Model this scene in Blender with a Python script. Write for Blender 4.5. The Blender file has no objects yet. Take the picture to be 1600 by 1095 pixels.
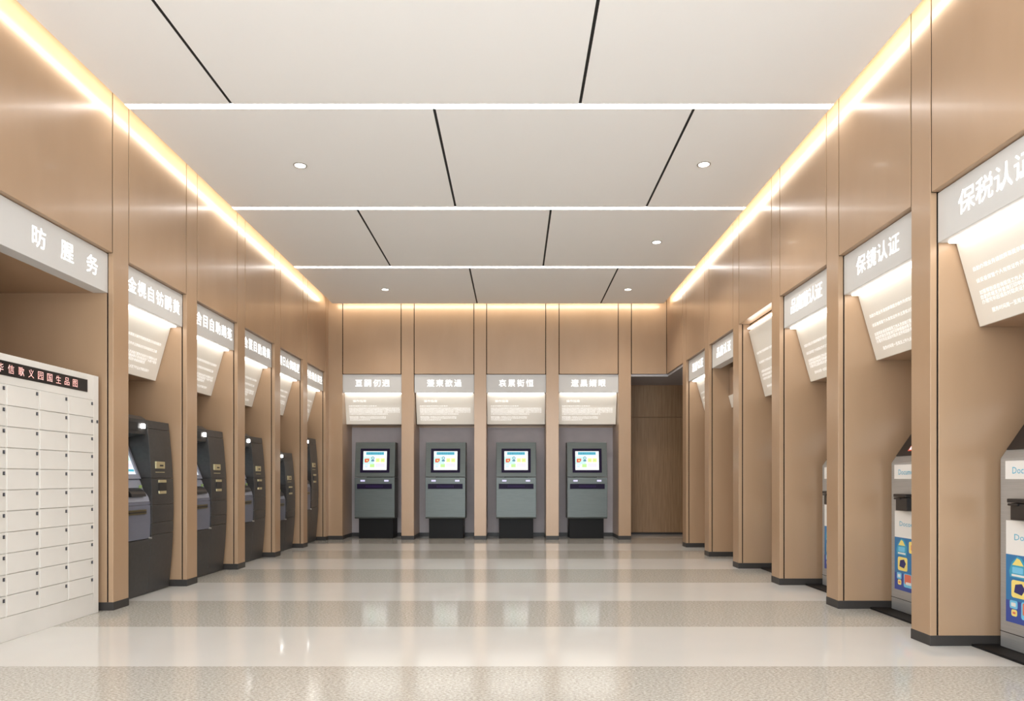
import bpy, bmesh, math, random
from mathutils import Vector, Matrix
random.seed(7)
scene = bpy.context.scene
COL = scene.collection
PI = math.pi

# ------------------------------------------------------------------ materials
def srgb(r, g, b):
    f = lambda c: (c/255/12.92) if c/255 <= .04045 else ((c/255+.055)/1.055)**2.4
    return (f(r), f(g), f(b), 1)

def mat(name, col, rough=.5, metal=0, spec=.5, coat=0, coat_rough=.1, emit=None, estr=0):
    m = bpy.data.materials.new(name); m.use_nodes = True
    b = m.node_tree.nodes['Principled BSDF']
    b.inputs['Base Color'].default_value = col
    b.inputs['Roughness'].default_value = rough
    b.inputs['Metallic'].default_value = metal
    b.inputs['Specular IOR Level'].default_value = spec
    b.inputs['Coat Weight'].default_value = coat
    b.inputs['Coat Roughness'].default_value = coat_rough
    if emit:
        b.inputs['Emission Color'].default_value = emit
        b.inputs['Emission Strength'].default_value = estr
    return m

def noise_tint(m, c1, c2, scale, stretch=(1, 1, 1), detail=3, lo=.35, hi=.65, bump=0):
    """procedural variation between two colours, from object-space noise"""
    nt = m.node_tree; N = nt.nodes; L = nt.links
    tc = N.new('ShaderNodeTexCoord'); mp = N.new('ShaderNodeMapping')
    mp.inputs['Scale'].default_value = stretch
    no = N.new('ShaderNodeTexNoise'); no.inputs['Scale'].default_value = scale; no.inputs['Detail'].default_value = detail
    cr = N.new('ShaderNodeValToRGB')
    cr.color_ramp.elements[0].position = lo; cr.color_ramp.elements[0].color = c1
    cr.color_ramp.elements[1].position = hi; cr.color_ramp.elements[1].color = c2
    L.new(tc.outputs['Object'], mp.inputs['Vector']); L.new(mp.outputs['Vector'], no.inputs['Vector'])
    L.new(no.outputs['Fac'], cr.inputs['Fac']); L.new(cr.outputs['Color'], N['Principled BSDF'].inputs['Base Color'])
    if bump:
        bp = N.new('ShaderNodeBump'); bp.inputs['Strength'].default_value = bump; bp.inputs['Distance'].default_value = .002
        L.new(no.outputs['Fac'], bp.inputs['Height']); L.new(bp.outputs['Normal'], N['Principled BSDF'].inputs['Normal'])
    return m

def glow(name, col, s):
    return mat(name, (.8, .8, .8, 1), .6, emit=col, estr=s)

def screen(name, col, s):
    return mat(name, (.02, .02, .02, 1), .25, spec=.3, emit=col, estr=s)

M = {}
M['wall'] = noise_tint(mat('champagne_cladding', (.5, .33, .2, 1), .28, .08, .36, .10, .10),
                       srgb(166, 137, 109), srgb(171, 142, 114), 3.0, (1, 1, .4))
M['groove'] = mat('dark_groove', srgb(24, 20, 18), .9, spec=.1)
M['skirting'] = mat('charcoal_skirting', srgb(58, 55, 53), .35, spec=.2)
M['greywall'] = noise_tint(mat('mauve_grey_panel', srgb(150, 142, 142), .55), srgb(172, 162, 162), srgb(178, 168, 168), 4)
M['ceil'] = mat('ceiling_white', srgb(240, 240, 239), .7, spec=.2)
M['slot'] = mat('ceiling_slot_black', srgb(20, 19, 18), .8)
M['covetop'] = mat('cove_cream', srgb(235, 222, 200), .8)
M['wood'] = noise_tint(mat('brown_wood_veneer', srgb(120, 95, 72), .5, spec=.35), srgb(136, 106, 76), srgb(156, 124, 92), 7, (6, 6, .35), 5, .3, .7)
M['soffit'] = mat('slate_soffit', srgb(168, 165, 168), .6)
M['acrylic'] = mat('sign_acrylic', srgb(194, 192, 189), .45, spec=.3, emit=(1, .97, .93, 1), estr=.03)
M['board'] = mat('board_acrylic', srgb(218, 212, 201), .4, spec=.35, emit=(1, .96, .9, 1), estr=.06)
M['letter'] = glow('lit_lettering', (1, .99, .97, 1), 1.2)
M['letter2'] = glow('lit_small_lettering', (1, .99, .97, 1), .5)
M['strip'] = glow('sign_light_strip', (1, .96, .90, 1), 5)
M['linear'] = glow('linear_light_diffuser', (1, .99, .98, 1), 13)
M['lamp'] = glow('downlight_lens', (1, .98, .94, 1), 12)
M['chrome'] = mat('satin_ring', srgb(190, 186, 180), .3, .8)
M['steel'] = noise_tint(mat('brushed_steel', srgb(110, 114, 112), .36, .4, spec=.25), srgb(84, 89, 87), srgb(92, 97, 95), 6, (1, 1, 60), 3)
M['silver'] = noise_tint(mat('silver_paint', srgb(172, 174, 174), .32, .55), srgb(172, 175, 176), srgb(182, 184, 185), 5, (1, 1, 40), 3)
M['black'] = mat('black_plastic', srgb(34, 32, 33), .4)
M['plinth'] = mat('dark_plinth', srgb(28, 27, 27), .45, spec=.12)
M['bezel'] = mat('aubergine_bezel', srgb(26, 15, 44), .4, spec=.1)
M['bezel2'] = mat('aubergine_tray', srgb(38, 22, 64), .4, spec=.12)
M['atm'] = noise_tint(mat('graphite_casing', srgb(54, 52, 52), .36, spec=.3), srgb(54, 52, 51), srgb(59, 57, 56), 30, (1, 1, 1), 4)
M['atmdark'] = mat('graphite_seam', srgb(30, 29, 29), .6)
M['atmblue'] = mat('slate_blue_fascia', srgb(100, 102, 115), .4)
M['atmlight'] = mat('pale_slate_trim', srgb(142, 145, 158), .35)
M['gold'] = mat('pale_brass', srgb(190, 178, 140), .35, .5)
M['golddk'] = mat('olive_brass', srgb(110, 100, 74), .35, .6)
M['locker'] = noise_tint(mat('locker_cream', srgb(214, 210, 203), .5, spec=.35), srgb(204, 201, 195), srgb(217, 213, 207), 2)
M['lockedge'] = mat('locker_edge_white', srgb(228, 226, 220), .5)
M['lockgap'] = mat('locker_gap', srgb(204, 200, 194), .7)
M['led'] = mat('led_panel', srgb(20, 18, 19), .3)
M['ledred'] = glow('led_red', (1, .13, .07, 1), .75)
M['scr'] = screen('screen_white', (.92, .96, 1, 1), 1.0)
M['scrteal'] = screen('screen_teal', srgb(80, 182, 204), .95)
M['scrdteal'] = screen('screen_deep_teal', srgb(44, 128, 160), .8)
M['scrmint'] = screen('screen_mint', srgb(204, 244, 236), .95)
M['scrred'] = screen('screen_red', srgb(224, 90, 62), .95)
M['scryel'] = screen('screen_yellow', srgb(236, 240, 150), .95)
M['scrgrn'] = screen('screen_green', srgb(200, 246, 150), .9)
M['scrlil'] = screen('screen_lilac', srgb(228, 224, 246), 1.0)
M['violet'] = glow('violet_indicator', srgb(108, 96, 210), .55)
M['paper'] = mat('sticker_white', srgb(236, 236, 234), .4)
M['cyan'] = mat('sticker_cyan', srgb(84, 182, 214), .4)
M['pblue'] = mat('poster_blue', srgb(44, 120, 178), .35)
M['pindigo'] = mat('poster_indigo', srgb(54, 78, 160), .35)
M['pteal'] = mat('poster_teal', srgb(60, 164, 200), .35)
M['pyel'] = mat('poster_yellow', srgb(246, 226, 132), .4)
M['pnavy'] = mat('poster_navy', srgb(40, 44, 110), .4)
M['psky'] = mat('poster_sky', srgb(120, 200, 236), .4)
M['pgreen'] = mat('lime_marker', srgb(150, 176, 110), .4)
M['pred'] = mat('poster_coral', srgb(226, 120, 96), .4)

def floor_mat():
    m = bpy.data.materials.new('banded_terrazzo'); m.use_nodes = True
    nt = m.node_tree; N = nt.nodes; L = nt.links; b = N['Principled BSDF']
    b.inputs['Specular IOR Level'].default_value = .32
    tc = N.new('ShaderNodeTexCoord'); sx = N.new('ShaderNodeSeparateXYZ'); L.new(tc.outputs['Object'], sx.inputs[0])
    def mth(op, a, bv):
        n = N.new('ShaderNodeMath'); n.operation = op
        if hasattr(a, 'is_linked'): L.new(a, n.inputs[0])
        else: n.inputs[0].default_value = a
        if hasattr(bv, 'is_linked'): L.new(bv, n.inputs[1])
        else: n.inputs[1].default_value = bv
        return n.outputs[0]
    ph = mth('PINGPONG', mth('ADD', mth('DIVIDE', mth('SUBTRACT', sx.outputs[1], 3.725), .995), 40.5), 1.0)
    # ping-pong of a shifted ramp: above .5 = polished band, below = textured band
    fac = mth('LESS_THAN', ph, .5)
    n1 = N.new('ShaderNodeTexNoise'); n1.inputs['Scale'].default_value = 115; n1.inputs['Detail'].default_value = 4; n1.inputs['Roughness'].default_value = .7
    mp = N.new('ShaderNodeMapping'); mp.inputs['Scale'].default_value = (.55, 1, 1)
    L.new(tc.outputs['Object'], mp.inputs[0]); L.new(mp.outputs[0], n1.inputs['Vector'])
    r1 = N.new('ShaderNodeValToRGB'); r1.color_ramp.elements[0].position = .40; r1.color_ramp.elements[1].position = .60
    r1.color_ramp.elements[0].color = srgb(157, 152, 142); r1.color_ramp.elements[1].color = srgb(200, 196, 188)
    L.new(n1.outputs['Fac'], r1.inputs[0])
    n2 = N.new('ShaderNodeTexNoise'); n2.inputs['Scale'].default_value = 1.2; n2.inputs['Detail'].default_value = 3
    L.new(tc.outputs['Object'], n2.inputs['Vector'])
    r2 = N.new('ShaderNodeValToRGB'); r2.color_ramp.elements[0].position = .3; r2.color_ramp.elements[1].position = .7
    r2.color_ramp.elements[0].color = srgb(204, 201, 195); r2.color_ramp.elements[1].color = srgb(209, 206, 201)
    L.new(n2.outputs['Fac'], r2.inputs[0])
    mx = N.new('ShaderNodeMix'); mx.data_type = 'RGBA'
    L.new(fac, mx.inputs[0]); L.new(r2.outputs[0], mx.inputs[6]); L.new(r1.outputs[0], mx.inputs[7])
    L.new(mx.outputs[2], b.inputs['Base Color'])
    mr = N.new('ShaderNodeMapRange'); mr.inputs[3].default_value = .08; mr.inputs[4].default_value = .10
    L.new(fac, mr.inputs[0]); L.new(mr.outputs[0], b.inputs['Roughness'])
    bp = N.new('ShaderNodeBump'); bp.inputs['Distance'].default_value = .0006
    L.new(mth('MULTIPLY', fac, .12), bp.inputs['Strength']); L.new(n1.outputs['Fac'], bp.inputs['Height'])
    L.new(bp.outputs[0], b.inputs['Normal'])
    return m
M['floor'] = floor_mat()

# ------------------------------------------------------------------ mesh helpers
class MB:
    """collects shapes and links them as ONE mesh object"""
    def __init__(s): s.bm = bmesh.new(); s.mats = []
    def mi(s, m):
        if m not in s.mats: s.mats.append(m)
        return s.mats.index(m)
    def faces(s, vs, fs, m):
        i = s.mi(m); V = [s.bm.verts.new(v) for v in vs]
        for f in fs:
            F = s.bm.faces.new([V[k] for k in f]); F.material_index = i
        return V
    def box(s, x0, x1, y0, y1, z0, z1, m):
        v = [(x, y, z) for x in (x0, x1) for y in (y0, y1) for z in (z0, z1)]
        s.faces(v, [(0, 1, 3, 2), (4, 6, 7, 5), (0, 4, 5, 1), (2, 3, 7, 6), (0, 2, 6, 4), (1, 5, 7, 3)], m); return s
    def prism(s, yz, x0, x1, m):
        n = len(yz)
        v = [(x0, y, z) for y, z in yz] + [(x1, y, z) for y, z in yz]
        f = [tuple(range(n)), tuple(range(2*n-1, n-1, -1))] + [(i, i+n, (i+1) % n+n, (i+1) % n) for i in range(n)]
        s.faces(v, f, m); return s
    def poly(s, pts, fn, t, m):
        """flat outline pts (u,v) placed by fn(u,v,depth), thickness t"""
        n = len(pts)
        v = [fn(u, w, 0) for u, w in pts] + [fn(u, w, t) for u, w in pts]
        f = [tuple(range(n-1, -1, -1)), tuple(range(n, 2*n))] + [(i, (i+1) % n, (i+1) % n+n, i+n) for i in range(n)]
        s.faces(v, f, m); return s
    def disc(s, c, r, z0, z1, m, n=24, r2=None):
        r2 = r2 or r
        pa = [(c[0]+r*math.cos(2*PI*i/n), c[1]+r*math.sin(2*PI*i/n), z0) for i in range(n)]
        pb = [(c[0]+r2*math.cos(2*PI*i/n), c[1]+r2*math.sin(2*PI*i/n), z1) for i in range(n)]
        s.faces(pa+pb, [tuple(range(n)), tuple(range(2*n-1, n-1, -1))]+[(i, (i+1) % n, (i+1) % n+n, i+n) for i in range(n)], m); return s
    def ring(s, c, r0, r1, z0, z1, m, n=24):
        v = []
        for z in (z0, z1):
            for r in (r0, r1):
                v += [(c[0]+r*math.cos(2*PI*i/n), c[1]+r*math.sin(2*PI*i/n), z) for i in range(n)]
        f = []
        for i in range(n):
            j = (i+1) % n
            f += [(i, j, n+j, n+i), (2*n+i, 3*n+i, 3*n+j, 2*n+j), (n+i, n+j, 3*n+j, 3*n+i), (i, 2*n+i, 2*n+j, j)]
        s.faces(v, f, m); return s
    def mesh(s, me, mtx, m):
        i = s.mi(m); n0 = len(s.bm.faces)
        tmp = bmesh.new(); tmp.from_mesh(me); tmp.transform(mtx)
        mm = {}
        for v in tmp.verts: mm[v] = s.bm.verts.new(v.co)
        for f in tmp.faces:
            try: F = s.bm.faces.new([mm[v] for v in f.verts]); F.material_index = i
            except ValueError: pass
        tmp.free(); return s
    def obj(s, name, parent=None, bevel=0, smooth=False):
        bmesh.ops.recalc_face_normals(s.bm, faces=s.bm.faces)
        me = bpy.data.meshes.new(name); s.bm.to_mesh(me); s.bm.free()
        for m in s.mats: me.materials.append(M[m])
        o = bpy.data.objects.new(name, me); COL.objects.link(o)
        if parent: o.parent = parent
        if bevel:
            b = o.modifiers.new('Bevel', 'BEVEL'); b.width = bevel; b.segments = 2; b.limit_method = 'ANGLE'; b.angle_limit = .6
        if smooth:
            for p in me.polygons: p.use_smooth = True
        return o

def tag(o, label=None, cat=None, group=None, kind=None):
    if label: o['label'] = label
    if cat: o['category'] = cat
    if group: o['group'] = group
    if kind: o['kind'] = kind
    return o
def thing(name, label, cat, loc=(0, 0, 0), rz=0, group=None):
    o = bpy.data.objects.new(name, None); COL.objects.link(o); o.empty_display_size = .1
    o.location = loc; o.rotation_euler = (0, 0, rz)
    return tag(o, label, cat, group)
def dup(root, loc, rz, label):
    kids = {}
    for o in bpy.data.objects:
        if o.parent: kids.setdefault(o.parent, []).append(o)
    def rec(o, par):
        c = o.copy(); COL.objects.link(c); c.parent = par
        for k in kids.get(o, []): rec(k, c)
        return c
    r = rec(root, None); r.location = loc; r.rotation_euler = (0, 0, rz); r['label'] = label
    return r

_txt = {}
def text_mesh(body, bold=.012, res=2, ext=0.0):
    k = (body, bold, res)
    if k in _txt: return _txt[k]
    cu = bpy.data.curves.new('lettering', 'FONT'); cu.body = body; cu.size = 1; cu.resolution_u = res
    cu.offset = bold; cu.extrude = ext; cu.align_x = 'CENTER'; cu.align_y = 'CENTER'
    ob = bpy.data.objects.new('lettering', cu); COL.objects.link(ob)
    bpy.context.view_layer.update()
    me = bpy.data.meshes.new_from_object(ob.evaluated_get(bpy.context.evaluated_depsgraph_get()))
    bpy.data.objects.remove(ob); bpy.data.curves.remove(cu)
    _txt[k] = me
    return me
def put_text(mb, body, size, org, up=(0, 0, 1), m='letter', width=None, bold=.012, res=2, right=(1, 0, 0)):
    """centre the lettering on org; reads along `right`, stands along `up`; fitted to width when given"""
    me = text_mesh(body, bold, res)
    if not len(me.vertices): return
    xs = [v.co.x for v in me.vertices]; ys = [v.co.y for v in me.vertices]
    cx, cy = (min(xs)+max(xs))/2, (min(ys)+max(ys))/2
    sx = width/(max(xs)-min(xs)) if width else size
    X = Vector(right); U = Vector(up).normalized(); Nn = X.cross(U)
    mt = Matrix.Identity(4)
    for r in range(3):
        mt[r][0] = X[r]*sx; mt[r][1] = U[r]*size; mt[r][2] = Nn[r]
        mt[r][3] = org[r]-X[r]*sx*cx-U[r]*size*cy
    mb.mesh(me, mt, m)

def rrect(cx, cz, w, h, r, n=4):
    p = []
    for sx, sz, a0 in ((1, 1, 0), (-1, 1, 90), (-1, -1, 180), (1, -1, 270)):
        for k in range(n+1):
            a = math.radians(a0+90*k/n)
            p.append((cx+sx*(w/2-r)+r*math.cos(a), cz+sz*(h/2-r)+r*math.sin(a)))
    return p

# ------------------------------------------------------------------ measures
XL, XR, YB = -3.035, 2.48, 11.42        # front planes of the clad walls
ZC, ZT = 3.80, 4.06                     # hung ceiling, slab above the cove
ZP = 2.70                               # underside of the upper wall panels
D = .68                                 # niche depth
YF = -1.4                               # open entrance behind the viewer
LP = [5.30+1.19*k for k in range(6)]    # left pillars, near faces (.21 wide)
RP = [4.18, 5.37, 6.56, 7.755, 8.945, 10.14]   # right pillars, near faces (.20 wide)
BP = [(-3.035, -2.807), (-1.843, -1.642), (-.657, -.462), (.514, .72), (1.696, 1.898)]
RL, RR = PI/2, -PI/2
EX, EY = -2.92, 2.39                    # ceiling edges left/right
YE = 11.23

# ------------------------------------------------------------------ room shell
fl = MB().box(-4.3, 4.3, YF, 12.75, -.06, 0, 'floor').obj('floor'); tag(fl, kind='structure')

rows = [-2.75, -.75, 1.25, 3.26, 5.28, 7.274, 9.305]
slots = {0: [-2.12, .49], 1: [-.61, 1.36], 2: [-2.12, .49], 3: [-2.12, .49], 4: [-.61, 1.36], 5: [-1.64, .378], 6: [-.60, 1.38]}
mb = MB(); HW = .034
for i, y0 in enumerate(rows):
    ya = y0+HW if i else YF
    yb = rows[i+1]-HW if i+1 < len(rows) else YE
    xs = [EX]+slots[i]+[EY]
    for j in range(len(xs)-1):
        mb.box(xs[j]+(.011 if j else 0), xs[j+1]-(.011 if j < len(xs)-2 else 0), ya, yb, ZC, ZC+.03, 'ceil')
    for x in slots[i]: mb.box(x-.0112, x+.0112, ya, yb, ZC+.003, ZC+.029, 'slot')
mb.box(EX, EY, YF, YE, ZC+.03, ZC+.06, 'slot')
mb.box(-4.3, 4.3, YF, 12.75, ZT, ZT+.06, 'covetop')
tag(mb.obj('ceiling'), kind='structure')

def wall_panel(parent, x0, x1, y0, y1, z0=ZP, z1=ZT-.002):
    if abs(x1-x0) < .2:
        y0 += g; y1 -= g
        v = x1 if x1 < 0 else x0
        for u in (y0-g, y1+g): shadow_gap(parent, u, v, 'y')
    else:
        x0 += g; x1 -= g
        for u in (x0-g, x1+g): shadow_gap(parent, u, y0, 'x')
    MB().box(x0, x1, y0, y1, z0, z1, 'wall').obj('upper_panel', parent, bevel=.003)
g = .006
def shadow_gap(parent, u, v, axis):
    # dark trim set 5 mm back in the joint between an upper panel and its neighbour
    s = MB()
    if axis == 'y': s.box(min(v, v-.1) if v < 0 else v+.005, v-.005 if v < 0 else v+.1, u-.0058, u+.0058, ZP+.002, ZT-.003, 'groove')
    else: s.box(u-.0058, u+.0058, v+.005, v+.1, ZP+.002, ZT-.003, 'groove')
    s.obj('shadow_gap', parent)
# left wall
wl = MB()
wl.box(XL-D-.1, XL-D-.02, LP[0]+.1, 12.3, 0, ZT, 'wall')
wl.box(XL-1.05, XL-.95, 3.7, LP[0]+.1, 0, ZT, 'wall')
wl.box(XL-.95, XL-.15, 3.93, LP[0], 2.40, 2.46, 'wall')
wl.box(XL-.5, XL, YF, 3.72-g, 0, ZT, 'wall')
wl = tag(wl.obj('wall_left'), kind='structure')
wall_panel(wl, XL-.12, XL, 3.93+g, LP[0]-g)
for k in range(5): wall_panel(wl, XL-.12, XL, LP[k]+.21+g, LP[k+1]-g)
MB().box(XL-.16, XL-.125, 3.93, 11.3, ZP, ZT, 'groove').obj('panel_backing', wl)
# right wall
wr = MB()
wr.box(XR+D+.02, XR+D+.1, 3.0, 10.35, 0, ZT, 'wall')
wr.box(XR, XR+.5, YF, 2.99-g, 0, ZT, 'wall')
wr = tag(wr.obj('wall_right'), kind='structure')
wall_panel(wr, XR, XR+.12, 3.19+g, RP[0]-g)
for k in range(5): wall_panel(wr, XR, XR+.12, RP[k]+.20+g, RP[k+1]-g)
wall_panel(wr, XR, XR+.12, RP[5]+.20+g, YB+.1)
MB().box(XR+.125, XR+.16, 3.1, YB+.1, ZP, ZT, 'groove').obj('panel_backing', wr)
# back wall
wb = MB()
wb.box(-3.9, 1.898, YB+D+.02, YB+D+.1, 0, ZT, 'wall')
wb.box(1.80, 1.898, YB+D, 12.6, 0, ZT, 'wall')
wb = tag(wb.obj('wall_back'), kind='structure')
for k in range(4):
    a, b = BP[k][1], BP[k+1][0]
    wall_panel(wb, a+g, b-g, YB, YB+.12)
    MB().box(a, b, YB+D, YB+D+.018, 0, 1.872, 'greywall').obj('niche_back_panel', wb)
    MB().box(a, b, YB+D-.012, YB+D, 0, .062, 'skirting').obj('niche_skirting', wb)
wall_panel(wb, 1.898+g, XR, YB, YB+.12)
MB().box(-3.0, XR, YB+.125, YB+.16, ZP, ZT, 'groove').obj('panel_backing', wb)
# recess in the far right corner: wood leaf, transom panel, soffit and return wall
rc = MB()
rc.box(1.898, 4.2, 12.52, 12.62, 0, ZP+.06, 'wood')
rc.box(3.1, 3.7, 10.30, 10.34, 0, ZP+.06, 'wall')
rc.box(3.62, 3.7, 10.341, 12.62, 0, ZP+.06, 'wood')
tag(rc.obj('wall_recess'), kind='structure')
so = MB(); so.box(1.899, 3.62, YB+.02, 12.494, ZP-.04, ZP-.003, 'soffit'); so.box(XR+.02, 3.62, RP[5]+.205, YB+.0199, ZP-.04, ZP-.003, 'soffit')
tag(so.obj('ceiling_recess'), kind='structure')
dr = MB(); dr.box(1.905, 3.6, 12.495, 12.52, .035, 2.08, 'wood')
dr = tag(dr.obj('door_1', bevel=.002), kind='structure')
MB().box(1.905, 3.6, 12.495, 12.52, 2.09, 2.70, 'wood').obj('transom_panel', dr, bevel=.002)
MB().box(1.9, 3.6, 12.507, 12.519, .0, .035, 'skirting').obj('threshold', dr)

# ------------------------------------------------------------------ pillars
def pillar(x, y, rz, w, label, depth=.70, name='clad_pillar'):
    """origin at the front centre of the shaft, on the floor"""
    mb = MB(); h = w/2
    mb.box(-h, h, 0, .038, 0, ZT-.002, 'wall')
    mb.box(-h, h, .049, depth, 0, ZT-.002, 'wall')
    mb.box(-h+.004, h-.004, .0375, .0495, 0, ZT-.004, 'groove')
    o = mb.obj(name, bevel=.002); o.location = (x, y, 0); o.rotation_euler = (0, 0, rz)
    tag(o, label, 'pillar', 'champagne clad pillars between the machine bays')
    sk = MB(); sk.box(-h-.003, h+.003, -.003, depth-.005, 0, .062, 'skirting'); s = sk.obj('skirting', o, bevel=.002)
    return o
nth = ['first', 'second', 'third', 'fourth', 'fifth', 'sixth']
llab = ['champagne clad pillar on left wall, between the white locker and the nearest dark ATM',
        'champagne clad pillar on left wall, between the first and second ATM from the locker',
        'champagne clad pillar on left wall, between the second and third ATM from the locker',
        'champagne clad pillar on left wall, between the third and fourth ATM from the locker',
        'champagne clad pillar on left wall, between the fourth and fifth ATM from the locker',
        'slim champagne clad pillar closing the left wall at the far left room corner']
for k in range(6): 
    w = .21 if k < 5 else .30
    pillar(XL, LP[k]+w/2, RL, w, llab[k], .96 if k == 0 else .70)
pl0 = MB()
rlab = ['champagne clad pillar on right wall, nearest the camera beside the kiosk cut by the frame',
        'champagne clad pillar on right wall, second from the camera',
        'champagne clad pillar on right wall, third from the camera',
        'champagne clad pillar on right wall, fourth from the camera',
        'champagne clad pillar on right wall, fifth from the camera',
        'champagne clad pillar on right wall, farthest from the camera beside the dark wood recess']
for k in range(6): pillar(XR, RP[k]+.10, RR, .20, rlab[k])
blab = ['champagne clad pillar of the back wall, in the far left room corner',
        'champagne clad pillar of the back wall, between the first and second steel kiosk',
        'champagne clad pillar of the back wall, between the second and third steel kiosk',
        'champagne clad pillar of the back wall, between the third and fourth steel kiosk',
        'champagne clad pillar of the back wall, between the fourth steel kiosk and the wood recess']
for k in range(5): pillar((BP[k][0]+BP[k][1])/2, YB, 0, BP[k][1]-BP[k][0], blab[k])
# plain returns out of the frame that close the near bays
st = MB(); st.box(XL-.96, XL, 3.72, 3.93, 0, ZT, 'wall'); tag(st.obj('trim_1'), kind='structure')
st = MB(); st.box(XR, XR+.7, 2.99, 3.19, 0, ZT, 'wall'); tag(st.obj('trim_2'), kind='structure')

# ------------------------------------------------------------------ signs
SW = .974
BT, BB = (.145, 2.395), (.285, 1.90)     # board top / bottom edge (depth, height)
def board_frame(t=(BT, BB)):
    (y0, z0), (y1, z1) = t
    d = Vector((0, y1-y0, z1-z0)); L = d.length; d.normalize()
    n = Vector((1, 0, 0)).cross(-d)
    return Vector((0, y0, z0)), d, n, L
SIDE_LINES = [(.36, .80, '自助办理业务请按屏幕提示操作完成信息登记与查询服务'), (.50, .76, '请妥善保管个人有效证件并注意核对打印内容是否正确'),
              (.635, .80, '如需帮助请咨询现场工作人员或拨打服务热线进行办理相关业务'), (.69, .80, '自助终端支持查询打印申报缴纳等多项功能欢迎广大用户使用'),
              (.745, .62, '办理完毕后请及时取走证件和回执单据谢谢配合'), (.865, .66, '服务时间周一至周五上午九点至下午五点节假日除外')]
BACK_LINES = [(.40, .46, .50, '自助终端操作说明与注意事项'), (.47, .84, 0, '自助办理业务请按屏幕提示操作完成信息登记与查询服务请妥善保管证件'),
              (.515, .84, 0, '如需帮助请咨询现场工作人员或拨打服务热线进行办理相关业务核对内容'), (.56, .84, 0, '自助终端支持查询打印申报缴纳等多项功能欢迎广大用户使用办理完毕后'),
              (.605, .84, 0, '请及时取走证件和回执单据谢谢配合服务时间周一至周五上午九点下午五'), (.66, .64, 0, '办理完毕后请及时取走证件和回执单据谢谢配合'),
              (.75, .60, 0, '服务时间周一至周五上午九点至下午五点节假日'), (.795, .60, 0, '请妥善保管个人有效证件并注意核对打印内容'), (.85, .34, 0, '欢迎使用自助服务终端')]
def board_text(kind, parent, t=(BT, BB)):
    o, d, n, L = board_frame(t)
    if kind == 'side':
        for f, w, s in SIDE_LINES:
            c = o+d*(f*L)+n*.003; c.x = -.40+w/2+(.06 if f > .8 else 0)
            mb = MB(); put_text(mb, s, .028, c, -d, 'letter2', width=w, bold=.0, res=1); mb.obj('text_line', parent)
    else:
        mb = MB(); put_text(mb, '操作指南', .045, o+d*(.24*L)+n*.003+Vector((-.24, 0, 0)), -d, 'letter2', width=.22, bold=.0, res=1); mb.obj('text_line', parent)
        for f, w, _, s in BACK_LINES:
            c = o+d*(f*L)+n*.003; c.x = -.42+w/2
            mb = MB(); put_text(mb, s, .021, c, -d, 'letter2', width=w, bold=.0, res=1); mb.obj('text_line', parent)

def sign_body(root, kind, top=BT, bottom=BB, box=True, strip=True, lettering=True):
    h = SW/2
    if box:
        MB().box(-h, h, .040, .150, 2.40, ZP-.004, 'acrylic').obj('light_box', root, bevel=.002)
    if strip:
        zt = 2.40 if box else top[1]+.03
        MB().box(-h+.03, h-.03, .085, .140, zt-.012, zt+.001, 'strip').obj('light_strip', root)
    o, d, n, L = board_frame((top, bottom))
    hb = h-.006
    e = .012
    MB().prism([top, bottom, (bottom[0]+e, bottom[1]), (top[0]+e, top[1])], -hb, hb, 'board').obj('information_board', root, bevel=.001)
    zt = 2.40 if box else ZP-.01
    MB().prism([(top[0]+e+.001, top[1]), (bottom[0]+e+.001, bottom[1]), (D-.005, bottom[1]), (D-.005, zt), (top[0]+e+.001, zt)], -hb, hb, 'wall').obj('housing', root)
    if lettering: board_text(kind, root, (top, bottom))

def title(root, s, pitch=.147, size=.135, z=2.555, x0=0, bold=.005):
    n = len(s)
    for i, ch in enumerate(s):
        mb = MB(); put_text(mb, ch, size*1.02, (x0+(i-(n-1)/2)*pitch, .0375, z), m='letter', bold=bold); mb.obj('title_character', root)

GS = 'lit service signs over the bays'
side_proto = None
def place_sign(kind, loc, rz, label, s, protos={}, size=.132, pitch=.147, bold=.005):
    if kind not in protos:
        r = thing('service_sign', label, 'sign', loc, rz, GS); sign_body(r, kind); protos[kind] = r
        first = True
    else:
        src = protos[kind]
        r = src.copy(); COL.objects.link(r); r.location = loc; r.rotation_euler = (0, 0, rz); r['label'] = label
        for ch in [o for o in bpy.data.objects if o.parent == src and not o.name.startswith('title_')]:
            c = ch.copy(); COL.objects.link(c); c.parent = r
    title(r, s, pitch, size, bold=bold)
    return r

lc = [(LP[k]+.21+LP[k+1])/2 for k in range(5)]
ltitle = ['金榥自钫鹂黄', '舍目自助鹉莬', '舍瞏目肋鹉黄', '鹂日山倒鹉逻', '鹤仿倒自倒圣']
lsl = ['lit white sign over the nearest dark ATM on the left wall, reading six large characters',
       'lit white sign over the second ATM from the locker on the left wall',
       'lit white sign over the third ATM from the locker on the left wall',
       'lit white sign over the fourth, shortest ATM on the left wall',
       'lit white sign over the fifth ATM in the far left corner']
for k in range(5): place_sign('side', (XL, lc[k], 0), RL, lsl[k], ltitle[k])
rcs = [3.685, 4.875, 6.065, 7.2575, 8.45, 9.6425]
place_sign('side', (XR, rcs[0], 0), RR, 'large lit white sign nearest the camera on the right wall, cut by the photo edge', '保税认证', size=.145)
place_sign('side', (XR, rcs[1], 0), RR, 'lit white sign on the right wall, second from the camera', '保镜认证', size=.14)
place_sign('side', (XR, rcs[2], 0), RR, 'lit white sign on the right wall, third from the camera, with a five character title', '品魔薏认证', size=.14, pitch=.13)
r = thing('service_sign', 'tall lit sloping sign board without a title box, fourth on the right wall', 'sign', (XR, rcs[3], 0), RR, GS)
sign_body(r, 'side', (.105, 2.62), BB, box=False)
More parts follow.
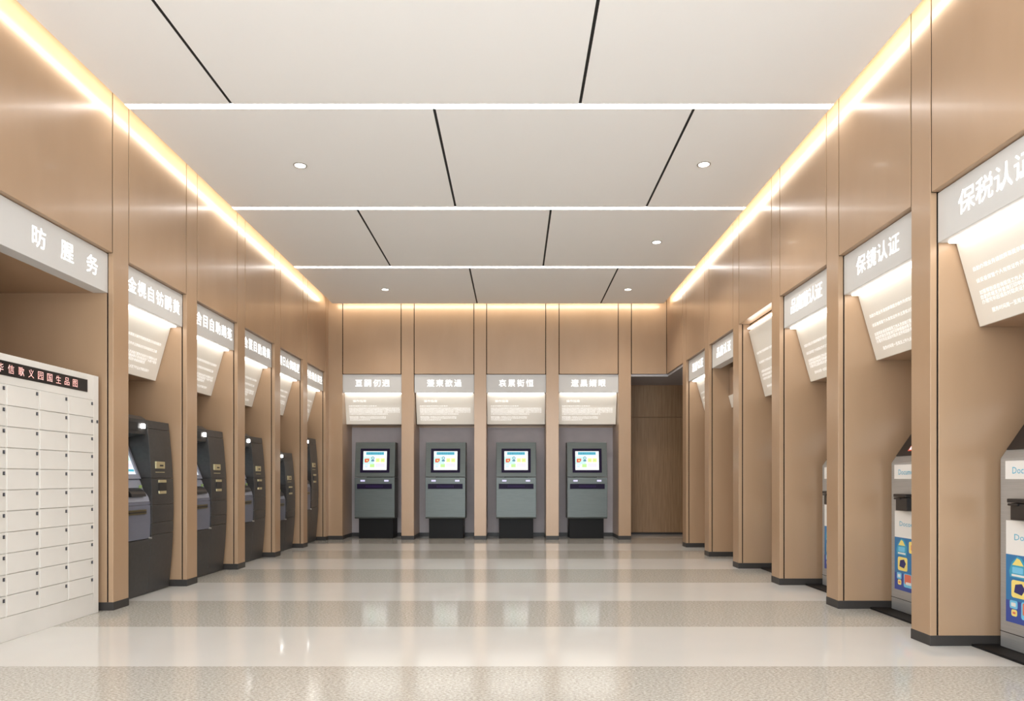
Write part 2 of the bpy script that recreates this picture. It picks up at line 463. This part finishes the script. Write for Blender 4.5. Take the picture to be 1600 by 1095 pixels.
r = thing('service_sign', 'lit white title box fifth on the right wall, over a short deep-set board', 'sign', (XR, rcs[4], 0), RR, GS)
sign_body(r, 'side', (.245, 2.05), BB, box=True, strip=False, lettering=False); title(r, '品魔认证')
place_sign('side', (XR, rcs[5], 0), RR, 'lit white sign farthest on the right wall, next to the wood recess', '蹈普以匠')
bc = [(BP[k][1]+BP[k+1][0])/2 for k in range(4)]
btitle = ['亘嗣仞迥', '蔆柬欲過', '哀累衒恒', '遼巢婿眼']
bsl = ['lit white sign over the leftmost steel kiosk of the back wall', 'lit white sign over the second steel kiosk from the left on the back wall',
       'lit white sign over the third steel kiosk from the left on the back wall', 'lit white sign over the rightmost steel kiosk of the back wall']
for k in range(4): place_sign('back', (bc[k], YB, 0), 0, bsl[k], btitle[k], size=.125, pitch=.148, bold=0)
# locker bay: title box only
r = thing('locker_sign', 'long white lit sign with three widely spaced characters above the locker', 'sign', (XL, 4.615, 0), RL)
MB().box(-.683, .683, .040, .150, 2.40, ZP-.004, 'acrylic').obj('light_box', r, bevel=.002)
for ch, yy in (('昉', 4.53), ('腥', 4.815), ('务', 5.10)):
    mb = MB(); put_text(mb, ch, .145, (yy-4.615, .0375, 2.555), bold=.008); mb.obj('title_character', r)

# ------------------------------------------------------------------ steel kiosks of the back wall
def steel_kiosk(loc, label):
    r = thing('steel_kiosk', label, 'kiosk', loc, 0, 'steel self service kiosks on the back wall')
    W = .33
    MB().box(-.285, .285, .24, D-.02, 0, .336, 'plinth').obj('pedestal', r, bevel=.004)
    MB().prism([(.13, .336), (.12, .36), (.12, 1.015), (.45, 1.015), (.45, .336)], -W, W, 'steel').obj('lower_cabinet', r, bevel=.004)
    y0, y1, z0, z1 = .122, .205, 1.022, 1.595
    MB().prism([(y0, z0), (y1, z1), (.45, z1), (.45, z0)], -W, W, 'steel').obj('upper_cabinet', r, bevel=.004)
    MB().box(-.20, .20, .45, D-.006, .40, 1.5, 'plinth').obj('wall_mount', r)
    d = Vector((0, y1-y0, z1-z0)).normalized(); n = Vector((1, 0, 0)).cross(d)
    zz = lambda z: Vector((0, y0+(z-z0)*(y1-y0)/(z1-z0), z))
    c = zz(1.29)
    fn = lambda off: (lambda u, w, t: tuple(c+Vector((u, 0, 0))+d*w+n*(t+off)))
    bz = MB()
    for a in (((-.241, .201), (.241, .201), (.241, .158), (-.241, .158)), ((-.241, -.158), (.241, -.158), (.241, -.201), (-.241, -.201)),
              ((-.241, .158), (-.195, .158), (-.195, -.158), (-.241, -.158)), ((.195, .158), (.241, .158), (.241, -.158), (.195, -.158))):
        bz.poly(list(a)[::-1], fn(-.004), .014, 'bezel')
    bz.obj('screen_bezel', r)
    s = MB()
    def rect(x0, x1, w0, w1, m, off=.001): s.poly([(x0, w0), (x1, w0), (x1, w1), (x0, w1)], fn(off), .0006, m)
    rect(-.195, .195, -.158, .158, 'scr', .0)
    rect(-.15, .145, .097, .145, 'scrteal')
    put_text(s, '自助服务终端查询', .036, tuple(c+d*.121+n*.0022), tuple(d), 'scrdteal', width=.27, bold=.0, res=1)
    rect(-.195, -.02, -.06, .07, 'scrmint', .0012)
    s.poly([(-.172, -.03), (-.125, -.03), (-.098, -.005), (-.095, .035), (-.172, .032)], fn(.0022), .0006, 'scrred')
    rect(-.145, -.12, -.008, .012, 'scryel', .003)
    s.poly([(-.036+.026*math.cos(a*PI/8), .043+.026*math.sin(a*PI/8)) for a in range(16)], fn(.0022), .0006, 'scrdteal')
    s.poly([(-.036+.016*math.cos(a*PI/8), .043+.016*math.sin(a*PI/8)) for a in range(16)], fn(.003), .0006, 'scrmint')
    rect(-.062, -.012, -.012, .012, 'scrdteal', .0022)
    rect(.012, .078, -.025, .04, 'scryel'); rect(.09, .16, -.025, .04, 'scryel')
    rect(.03, .06, -.004, .018, 'scrgrn', .0022); rect(.11, .14, -.004, .018, 'scrgrn', .0022)
    rect(-.083, -.008, -.11, -.052, 'scrgrn'); rect(.01, .16, -.11, -.045, 'scrlil')
    rect(-.17, -.12, -.105, -.097, 'scrteal'); rect(-.17, -.11, -.075, -.07, 'scrteal')
    s.obj('screen', r)
    t = MB(); t.box(-.285, .285, .100, .121, .825, .908, 'bezel').obj('dispenser_tray', r, bevel=.003)
    t = MB(); t.box(-.14, .14, .092, .101, .848, .882, 'bezel2').obj('tray_flap', r, bevel=.003)
    for x in (-.195, .195):
        MB().box(x-.036, x+.036, .114, .121, .945, .972, 'violet').obj('indicator_label', r)
    return r
k0 = steel_kiosk((bc[0]+.02, YB, 0), 'grey steel self service kiosk, leftmost on the back wall')
kl = ['grey steel self service kiosk, second from left on the back wall', 'grey steel self service kiosk, third from left on the back wall',
      'grey steel self service kiosk, rightmost on the back wall beside the wood recess']
for k in range(3): dup(k0, (bc[k+1]+(.01, 0, -.01)[k], YB, 0), 0, kl[k])

# ------------------------------------------------------------------ dark ATMs of the left wall
def front(z):      # bulging front profile: depth behind the pillar face
    return .150-.052*math.sin(min(1, max(0, (z+.06)/1.60))*PI)**.9
def prof(z0, z1, off=0, n=8):
    return [(front(z0+(z1-z0)*i/n)+off, z0+(z1-z0)*i/n) for i in range(n+1)]
def atm(loc, label):
    r = thing('cash_machine', label, 'cash machine', loc, RL, 'dark cash machines in the left wall bays')
    X0, X1, XW = -.44, .44, .055
    back = .64
    # core behind the seams
    MB().prism(prof(.004, 1.49, .012)+[(back, 1.49), (back, .004)], XW+.012, X1-.012, 'atmdark').obj('wing_core', r)
    ws = [.004, .508, .612, .766, 1.0, 1.432, 1.505]
    for a, b in zip(ws[:-1], ws[1:]):
        MB().prism(prof(a+.0015, b-.0015)+[(back, b-.0015), (back, a+.0015)], XW, X1, 'atm').obj('wing_panel', r, bevel=.002)
    cheek = MB().prism(prof(.004, 1.505)+[(back, 1.505), (back, .004)], X0, X0+.05, 'atm'); cheek.obj('side_cheek', r, bevel=.003)
    cx0, cx1 = X0+.052, XW-.002
    # hood with lamp
    MB().prism([(.150, 1.375), (.140, 1.50), (.19, 1.535), (back, 1.535), (back, 1.35), (.33, 1.35)], cx0, cx1, 'atm').obj('hood', r, bevel=.004)
    hl = MB().box(-.035, .005, .128, .146, 1.425, 1.465, 'lamp').obj('hood_lamp', r, bevel=.004)
    MB().box(cx0+.06, -.10, .136, .145, 1.40, 1.47, 'atmdark').obj('camera_window', r)
    # sloping screen
    y0, z0, y1, z1 = .205, .985, .345, 1.35
    MB().prism([(y0, z0), (y1, z1), (back, z1), (back, z0)], cx0, cx1, 'atmblue').obj('screen_surround', r)
    d = Vector((0, y1-y0, z1-z0)).normalized(); n = Vector((1, 0, 0)).cross(d)
    c = Vector(((cx0+cx1)/2, (y0+y1)/2, (z0+z1)/2))
    fn = lambda off: (lambda u, w, t: tuple(c+Vector((u, 0, 0))+d*w+n*(t+off)))
    hw = (cx1-cx0)/2
    f = MB()
    for a in (((-hw, .19), (hw, .19), (hw, .15), (-hw, .15)), ((-hw, -.15), (hw, -.15), (hw, -.19), (-hw, -.19)),
              ((-hw, .15), (-hw+.03, .15), (-hw+.03, -.15), (-hw, -.15)), ((hw-.03, .15), (hw, .15), (hw, -.15), (hw-.03, -.15))):
        f.poly(list(a)[::-1], fn(0), .018, 'atmlight')
    f.obj('screen_bezel', r)
    s = MB(); s.poly([(-hw+.03, -.15), (hw-.03, -.15), (hw-.03, .15), (-hw+.03, .15)], fn(.002), .002, 'scr')
    for w0, w1, m in ((.06, .10, 'scrteal'), (-.08, -.05, 'scrlil'), (-.02, .03, 'scrmint'), (-.12, -.10, 'scrteal')):
        s.poly([(-hw+.05, w0), (hw-.04, w0), (hw-.04, w1), (-hw+.05, w1)], fn(.0045), .001, m)
    s.obj('screen', r)
    # bench with keypad hood
    MB().prism([(.20, .985), (.17, .90), (.125, .838), (.115, .80), (back, .80), (back, .985)], cx0, cx1, 'atmlight').obj('keypad_bench', r, bevel=.004)
    MB().box(-.01, .025, .168, .177, .915, .94, 'pgreen').obj('green_strip', r)  # small strip in plain green at the foot of the screen bezel
    kp = MB()
    pts = [(.12+.07-.09*math.cos(a*PI/10), .845+.075*math.sin(a*PI/10)) for a in range(11)]
    kp.prism(pts, -.26, -.03, 'black'); kp.obj('keypad_hood', r, bevel=.004)
    MB().box(cx0, cx1+.003, .112, back, .772, .799, 'atmblue').obj('bench_edge', r, bevel=.003)
    MB().prism([(.113, .482), (.108, .63), (.110, .77), (back, .77), (back, .482)], cx0, cx1, 'atmblue').obj('fascia_panel', r, bevel=.003)
    MB().box(-.32, -.03, .098, .112, .695, .735, 'golddk').obj('cash_slot', r, bevel=.003)
    MB().box(-.31, -.04, .094, .099, .709, .719, 'black').obj('cash_slot_mouth', r)
    MB().prism(prof(.004, .478)+[(back, .478), (back, .004)], cx0, cx1, 'atm').obj('service_door', r, bevel=.003)
    kb = MB(); kb.disc((0, 0), .011, 0, .022, 'chrome', 16, .008); k = kb.obj('lock_knob', r)
    k.location = (cx1-.018, .113, .485); k.rotation_euler = (PI/2, 0, 0)
    # card reader and receipt slot
    cp = MB().box(.13, .287, front(1.115)-.010, front(1.115)+.01, 1.085, 1.147, 'gold').obj('card_reader', r, bevel=.003)
    MB().box(.195, .255, front(1.115)-.0115, front(1.115), 1.105, 1.119, 'black').obj('card_slot', cp)
    MB().box(.13, .287, front(1.05)-.003, front(1.05)+.01, 1.050, 1.056, 'gold').obj('label_line', r)
    rp = MB().box(.170, .300, front(.92)-.008, front(.92)+.012, .862, .985, 'gold').obj('receipt_slot', r, bevel=.003)
    MB().box(.168, .302, front(.92)-.0095, front(.92), .888, .962, 'black').obj('receipt_mouth', rp)
    return r
a0 = atm((XL, lc[0], 0), 'dark graphite cash machine nearest the camera, beside the white locker bay')
al = ['dark graphite cash machine second from the locker', 'dark graphite cash machine third from the locker',
      'short graphite cash machine fourth from the locker', 'tall graphite cash machine in the far left corner, fifth from the locker']
for k in range(4):
    o = dup(a0, (XL, lc[k+1], 0), RL, al[k])
    if k == 2: o.scale = (1, 1, .90)
    if k == 3: o.scale = (1, 1, 1.08)

# ------------------------------------------------------------------ silver kiosks of the right wall
def poster_icons(mb, fy):
    fn = lambda off: (lambda u, w, t: (u, fy-off-t, w))
    def rr(cx, cz, w, h, r, m, off): mb.poly(rrect(cx, cz, w, h, r), fn(off), .0008, m)
    for dx in (0, .33):
        # bottle shaped icon
        mb.poly([(-.344+dx, .435), (-.22+dx, .432), (-.212+dx, .50), (-.25+dx, .545), (-.285+dx, .556), (-.33+dx, .52), (-.35+dx, .47)], fn(.001), .0008, 'pteal')
        mb.poly([(-.325+dx, .505), (-.235+dx, .505), (-.265+dx, .54), (-.287+dx, .546)], fn(.002), .0008, 'pyel')
        rr(-.282+dx, .477, .085, .035, .006, 'psky', .002); rr(-.28+dx, .447, .10, .012, .004, 'paper', .002)
        rr(-.27+dx, .37, .125, .10, .016, 'pyel', .001)
        mb.poly([(-.31+dx, .35), (-.25+dx, .34), (-.225+dx, .375), (-.25+dx, .405), (-.30+dx, .395)], fn(.002), .0008, 'pnavy')
        rr(-.315+dx, .279, .062, .046, .01, 'psky', .001); rr(-.315+dx, .279, .036, .022, .004, 'paper', .002)
        rr(-.31+dx, .232, .046, .038, .012, 'pyel', .001); rr(-.31+dx, .232, .022, .012, .003, 'pred', .002)
        rr(-.20+dx, .255, .11, .10, .016, 'psky', .001); rr(-.20+dx, .265, .085, .07, .01, 'pred', .002); rr(-.19+dx, .235, .07, .02, .006, 'paper', .003)
        rr(-.145+dx, .50, .085, .085, .014, 'pyel', .001); rr(-.14+dx, .50, .04, .04, .008, 'pred', .002)
def silver_kiosk(loc, label):
    r = thing('silver_kiosk', label, 'kiosk', loc, RR, 'silver service kiosks in the right wall bays')
    fy, W = .372, .43
    MB().box(-.488, .488, .24, D-.01, 0, .014, 'plinth').obj('base_plate', r, bevel=.002)
    b = MB(); b.prism([(fy, .016), (fy, 1.115), (.655, 1.525), (.668, 1.525), (.668, .016)], -W, W, 'silver'); b.obj('cabinet', r, bevel=.004)
    MB().box(-W-.001, W+.001, fy-.0015, fy+.02, .106, .110, 'plinth').obj('kick_seam', r)
    d = Vector((0, .655-fy, .41)).normalized(); n = Vector((1, 0, 0)).cross(d)
    o = Vector((0, fy, 1.115))
    fn = lambda off: (lambda u, w, t: tuple(o+Vector((u, 0, 0))+d*w+n*(t+off)))
    MB().poly([(-W+.01, .06), (W-.01, .06), (W-.01, .47), (-W+.01, .47)], fn(0), .006, 'black').obj('screen_bezel', r)
    s = MB(); s.poly([(-.30, .10), (.30, .10), (.30, .43), (-.30, .43)], fn(.0062), .001, 'scrred')
    s.poly([(-.29, .11), (.29, .11), (.29, .42), (-.29, .42)], fn(.0074), .001, 'scr')
    for x in (-.12, .03, .18): s.poly([(x, .16), (x+.1, .16), (x+.1, .24), (x, .24)], fn(.0086), .0006, 'scrteal')
    s.poly([(-.12, .33), (.28, .33), (.28, .38), (-.12, .38)], fn(.0086), .0006, 'scrmint'); s.obj('screen', r)
    t = MB(); t.box(-.385, .385, fy-.002, fy, .995, 1.10, 'paper')
    put_text(t, 'Documents', .055, (-.20, fy-.0035, 1.045), m='cyan', width=.25, bold=0)
    t.obj('header_sticker', r)
    p = MB(); p.box(-.379, .379, fy-.002, fy, .563, .757, 'paper'); p.box(-.379, .379, fy-.002, fy, .174, .563, 'pblue')
    p.box(-.379, .379, fy-.0026, fy-.001, .174, .30, 'pindigo')
    put_text(p, 'Docoe aia', .05, (-.18, fy-.0035, .665), m='cyan', width=.26, bold=0)
    poster_icons(p, fy-.002)
    p.obj('poster', r)
    q = MB(); q.box(-.27, -.125, fy-.055, fy, .765, .86, 'black'); q.box(-.285, -.12, fy-.065, fy, .862, .885, 'black'); q.box(-.279, -.20, fy-.066, fy-.05, .845, .858, 'black')
    q.obj('ticket_printer', r, bevel=.004)
    MB().box(-.09, .02, fy-.006, fy, .863, .877, 'black').obj('card_slot', r)
    return r
s0 = silver_kiosk((XR, rcs[0], 0), 'silver service kiosk cut by the right edge of the photo, nearest the camera')
sl = ['silver service kiosk in the second right hand bay, with screen corner and poster in view',
      'silver service kiosk in the third right hand bay, only a narrow strip showing',
      'silver service kiosk in the fourth right hand bay, almost wholly behind a pillar']
for k in range(3): dup(s0, (XR, rcs[k+1], 0), RR, sl[k])

# ------------------------------------------------------------------ locker bank
r = thing('parcel_locker', 'tall cream locker bank with small doors and red LED display', 'locker', (XL, 5.24, 0), RL)
fy = .075
b = MB()
CW, RH, NC, NR = .2967, .1295, 4, 11
xr = -.065; xl = xr-NC*CW; zt = 1.575; zb = zt-NR*RH
b.box(xr, 0, fy, .80, 0, 1.76, 'locker'); b.box(xl-.065, xl, fy, .80, 0, 1.76, 'locker')
b.box(xl, xr, fy, .80, zt, 1.76, 'locker'); b.box(xl, xr, fy, .80, 0, zb, 'locker')
b.box(xl-.02, xr+.02, fy+.006, .78, zb-.02, zt+.02, 'lockgap'); b.obj('cabinet', r, bevel=.003)
tr = MB()
for i in range(NC+1): tr.box(xl+i*CW-.003, xl+i*CW+.003, fy-.001, fy+.01, zb, zt, 'lockedge')
tr.obj('door_stiles', r)
dm = lm = None
for i in range(NC):
    for j in range(NR):
        if dm is None:
            do = MB().box(.005, CW-.005, -.004, .012, -RH+.0025, -.0015, 'locker').obj('locker_door', r, bevel=.0025)
            lo = MB(); lo.box(-.0065, .0065, -.006, .001, -.011, .011, 'black'); lo.box(-.003, .003, -.008, -.005, -.006, .006, 'atmblue')
            lo = lo.obj('door_lock', do, bevel=.002); lo.location = (CW-.026, -.004, -.027); dm, lm = do, lo
        else:
            do = dm.copy(); COL.objects.link(do); do.parent = r
            lo = lm.copy(); COL.objects.link(lo); lo.parent = do
        do.location = (xl+i*CW, fy, zt-j*RH)
lk = lm.copy(); COL.objects.link(lk); lk.name = 'frame_lock'; lk.parent = r; lk.location = (-.022, fy-.001, 1.42)
x1 = 5.098-5.24; x0 = xl-.02
led = MB().box(x0, x1, fy-.004, fy+.004, 1.627, 1.716, 'led').obj('led_display', r)
txt = '自助欢华信歌义园国生品图'
for i, ch in enumerate(reversed(txt)):
    mb = MB(); put_text(mb, ch, .06, (x1-.148-i*.090, fy-.0065, 1.671), m='ledred', bold=-.004, res=1, width=.052); mb.obj('led_character', led)

# ------------------------------------------------------------------ ceiling lights
ll = ['white linear light across the ceiling, nearest the camera', 'white linear light across the middle of the ceiling', 'white linear light across the ceiling, nearest the back wall']
for i, y in enumerate(rows[1:]):
    o = MB().box(EX, EY, -HW+.002, HW-.002, 0, .004, 'linear').box(EX, EY, -HW+.004, HW-.004, .005, .029, 'ceil').obj('linear_light'); o.location = (0, y, ZC+.0005)
    if i >= 3: tag(o, ll[i-3], 'ceiling light', 'linear lights across the ceiling')
    else: tag(o, 'white linear light across the ceiling before the frame', 'ceiling light', 'linear lights behind the camera')
dl = [(-1.918, 6.27, 'small round downlight in the left half of the ceiling, nearest the camera'),
      (1.688, 6.25, 'small round downlight in the right half of the ceiling, nearest the camera'),
      (1.685, 8.31, 'small round downlight in the right half of the ceiling, middle one of three'),
      (-1.917, 10.39, 'small round downlight on the far left of the ceiling near the back wall'),
      (1.68, 10.39, 'small round downlight on the far right of the ceiling near the back wall')]
p0 = None
for x, y, lab in dl:
    if p0 is None:
        p0 = thing('downlight', lab, 'ceiling light', (x, y, ZC), 0, 'round downlights in the ceiling')
        MB().ring((0, 0), .047, .060, -.006, .0, 'chrome').obj('trim_ring', p0)
        MB().disc((0, 0), .047, -.003, -.0005, 'lamp').obj('lens', p0)
    else: dup(p0, (x, y, ZC), 0, lab)

# ------------------------------------------------------------------ lights of the place
def area(name, loc, rot, sx, sy, power, col):
    l = bpy.data.lights.new(name, 'AREA'); l.shape = 'RECTANGLE'; l.size = sx; l.size_y = sy; l.energy = power; l.color = col
    o = bpy.data.objects.new(name, l); COL.objects.link(o); o.location = loc; o.rotation_euler = rot
    return o
WARM = (1, .93, .79)
LEN = YE-YF-.1; cy = (YE+YF)/2
# LED tape on the outer edge of the hung ceiling, washing the walls
area('cove_tape_left', (EX-.004, cy, ZC+.035), (0, PI/2, 0), .045, LEN, 36, WARM)
area('cove_tape_right', (EY+.004, cy, ZC+.035), (0, -PI/2, 0), .045, LEN, 36, WARM)
area('cove_tape_back', ((EX+EY)/2, YE+.004, ZC+.035), (PI/2, 0, 0), EY-EX, .045, 16, WARM)

for x, y, _ in dl:      # the lamp of each downlight
    l = bpy.data.lights.new('downlight_lamp', 'SPOT'); l.energy = 70; l.spot_size = 2.3; l.color = (1, .95, .87); l.spot_size = 2.3; l.spot_blend = 1; l.shadow_soft_size = .045
    o = bpy.data.objects.new('downlight_lamp', l); COL.objects.link(o); o.location = (x, y, ZC-.06)
w = bpy.data.worlds.new('daylight'); scene.world = w; w.use_nodes = True
bg = w.node_tree.nodes['Background']; bg.inputs[0].default_value = (.88, .95, 1, 1); bg.inputs[1].default_value = 6.6

# ------------------------------------------------------------------ camera
cam = bpy.data.cameras.new('camera'); co = bpy.data.objects.new('camera', cam); COL.objects.link(co)
co.location = (0, 0, 1.0); co.rotation_euler = (PI/2, 0, 0)
cam.sensor_width = 36; cam.lens = 36*1095/1600
cam.shift_x = -4/1600; cam.shift_y = (747-547.5)/1600
cam.clip_start = .05
scene.camera = co
vs = scene.view_settings
vs.view_transform = 'Standard'; vs.look = 'None'; vs.gamma = 1; vs.use_curve_mapping = False; vs.exposure = .22
scene.cycles.use_denoising = True
scene.cycles.max_bounces = 10; scene.cycles.diffuse_bounces = 6
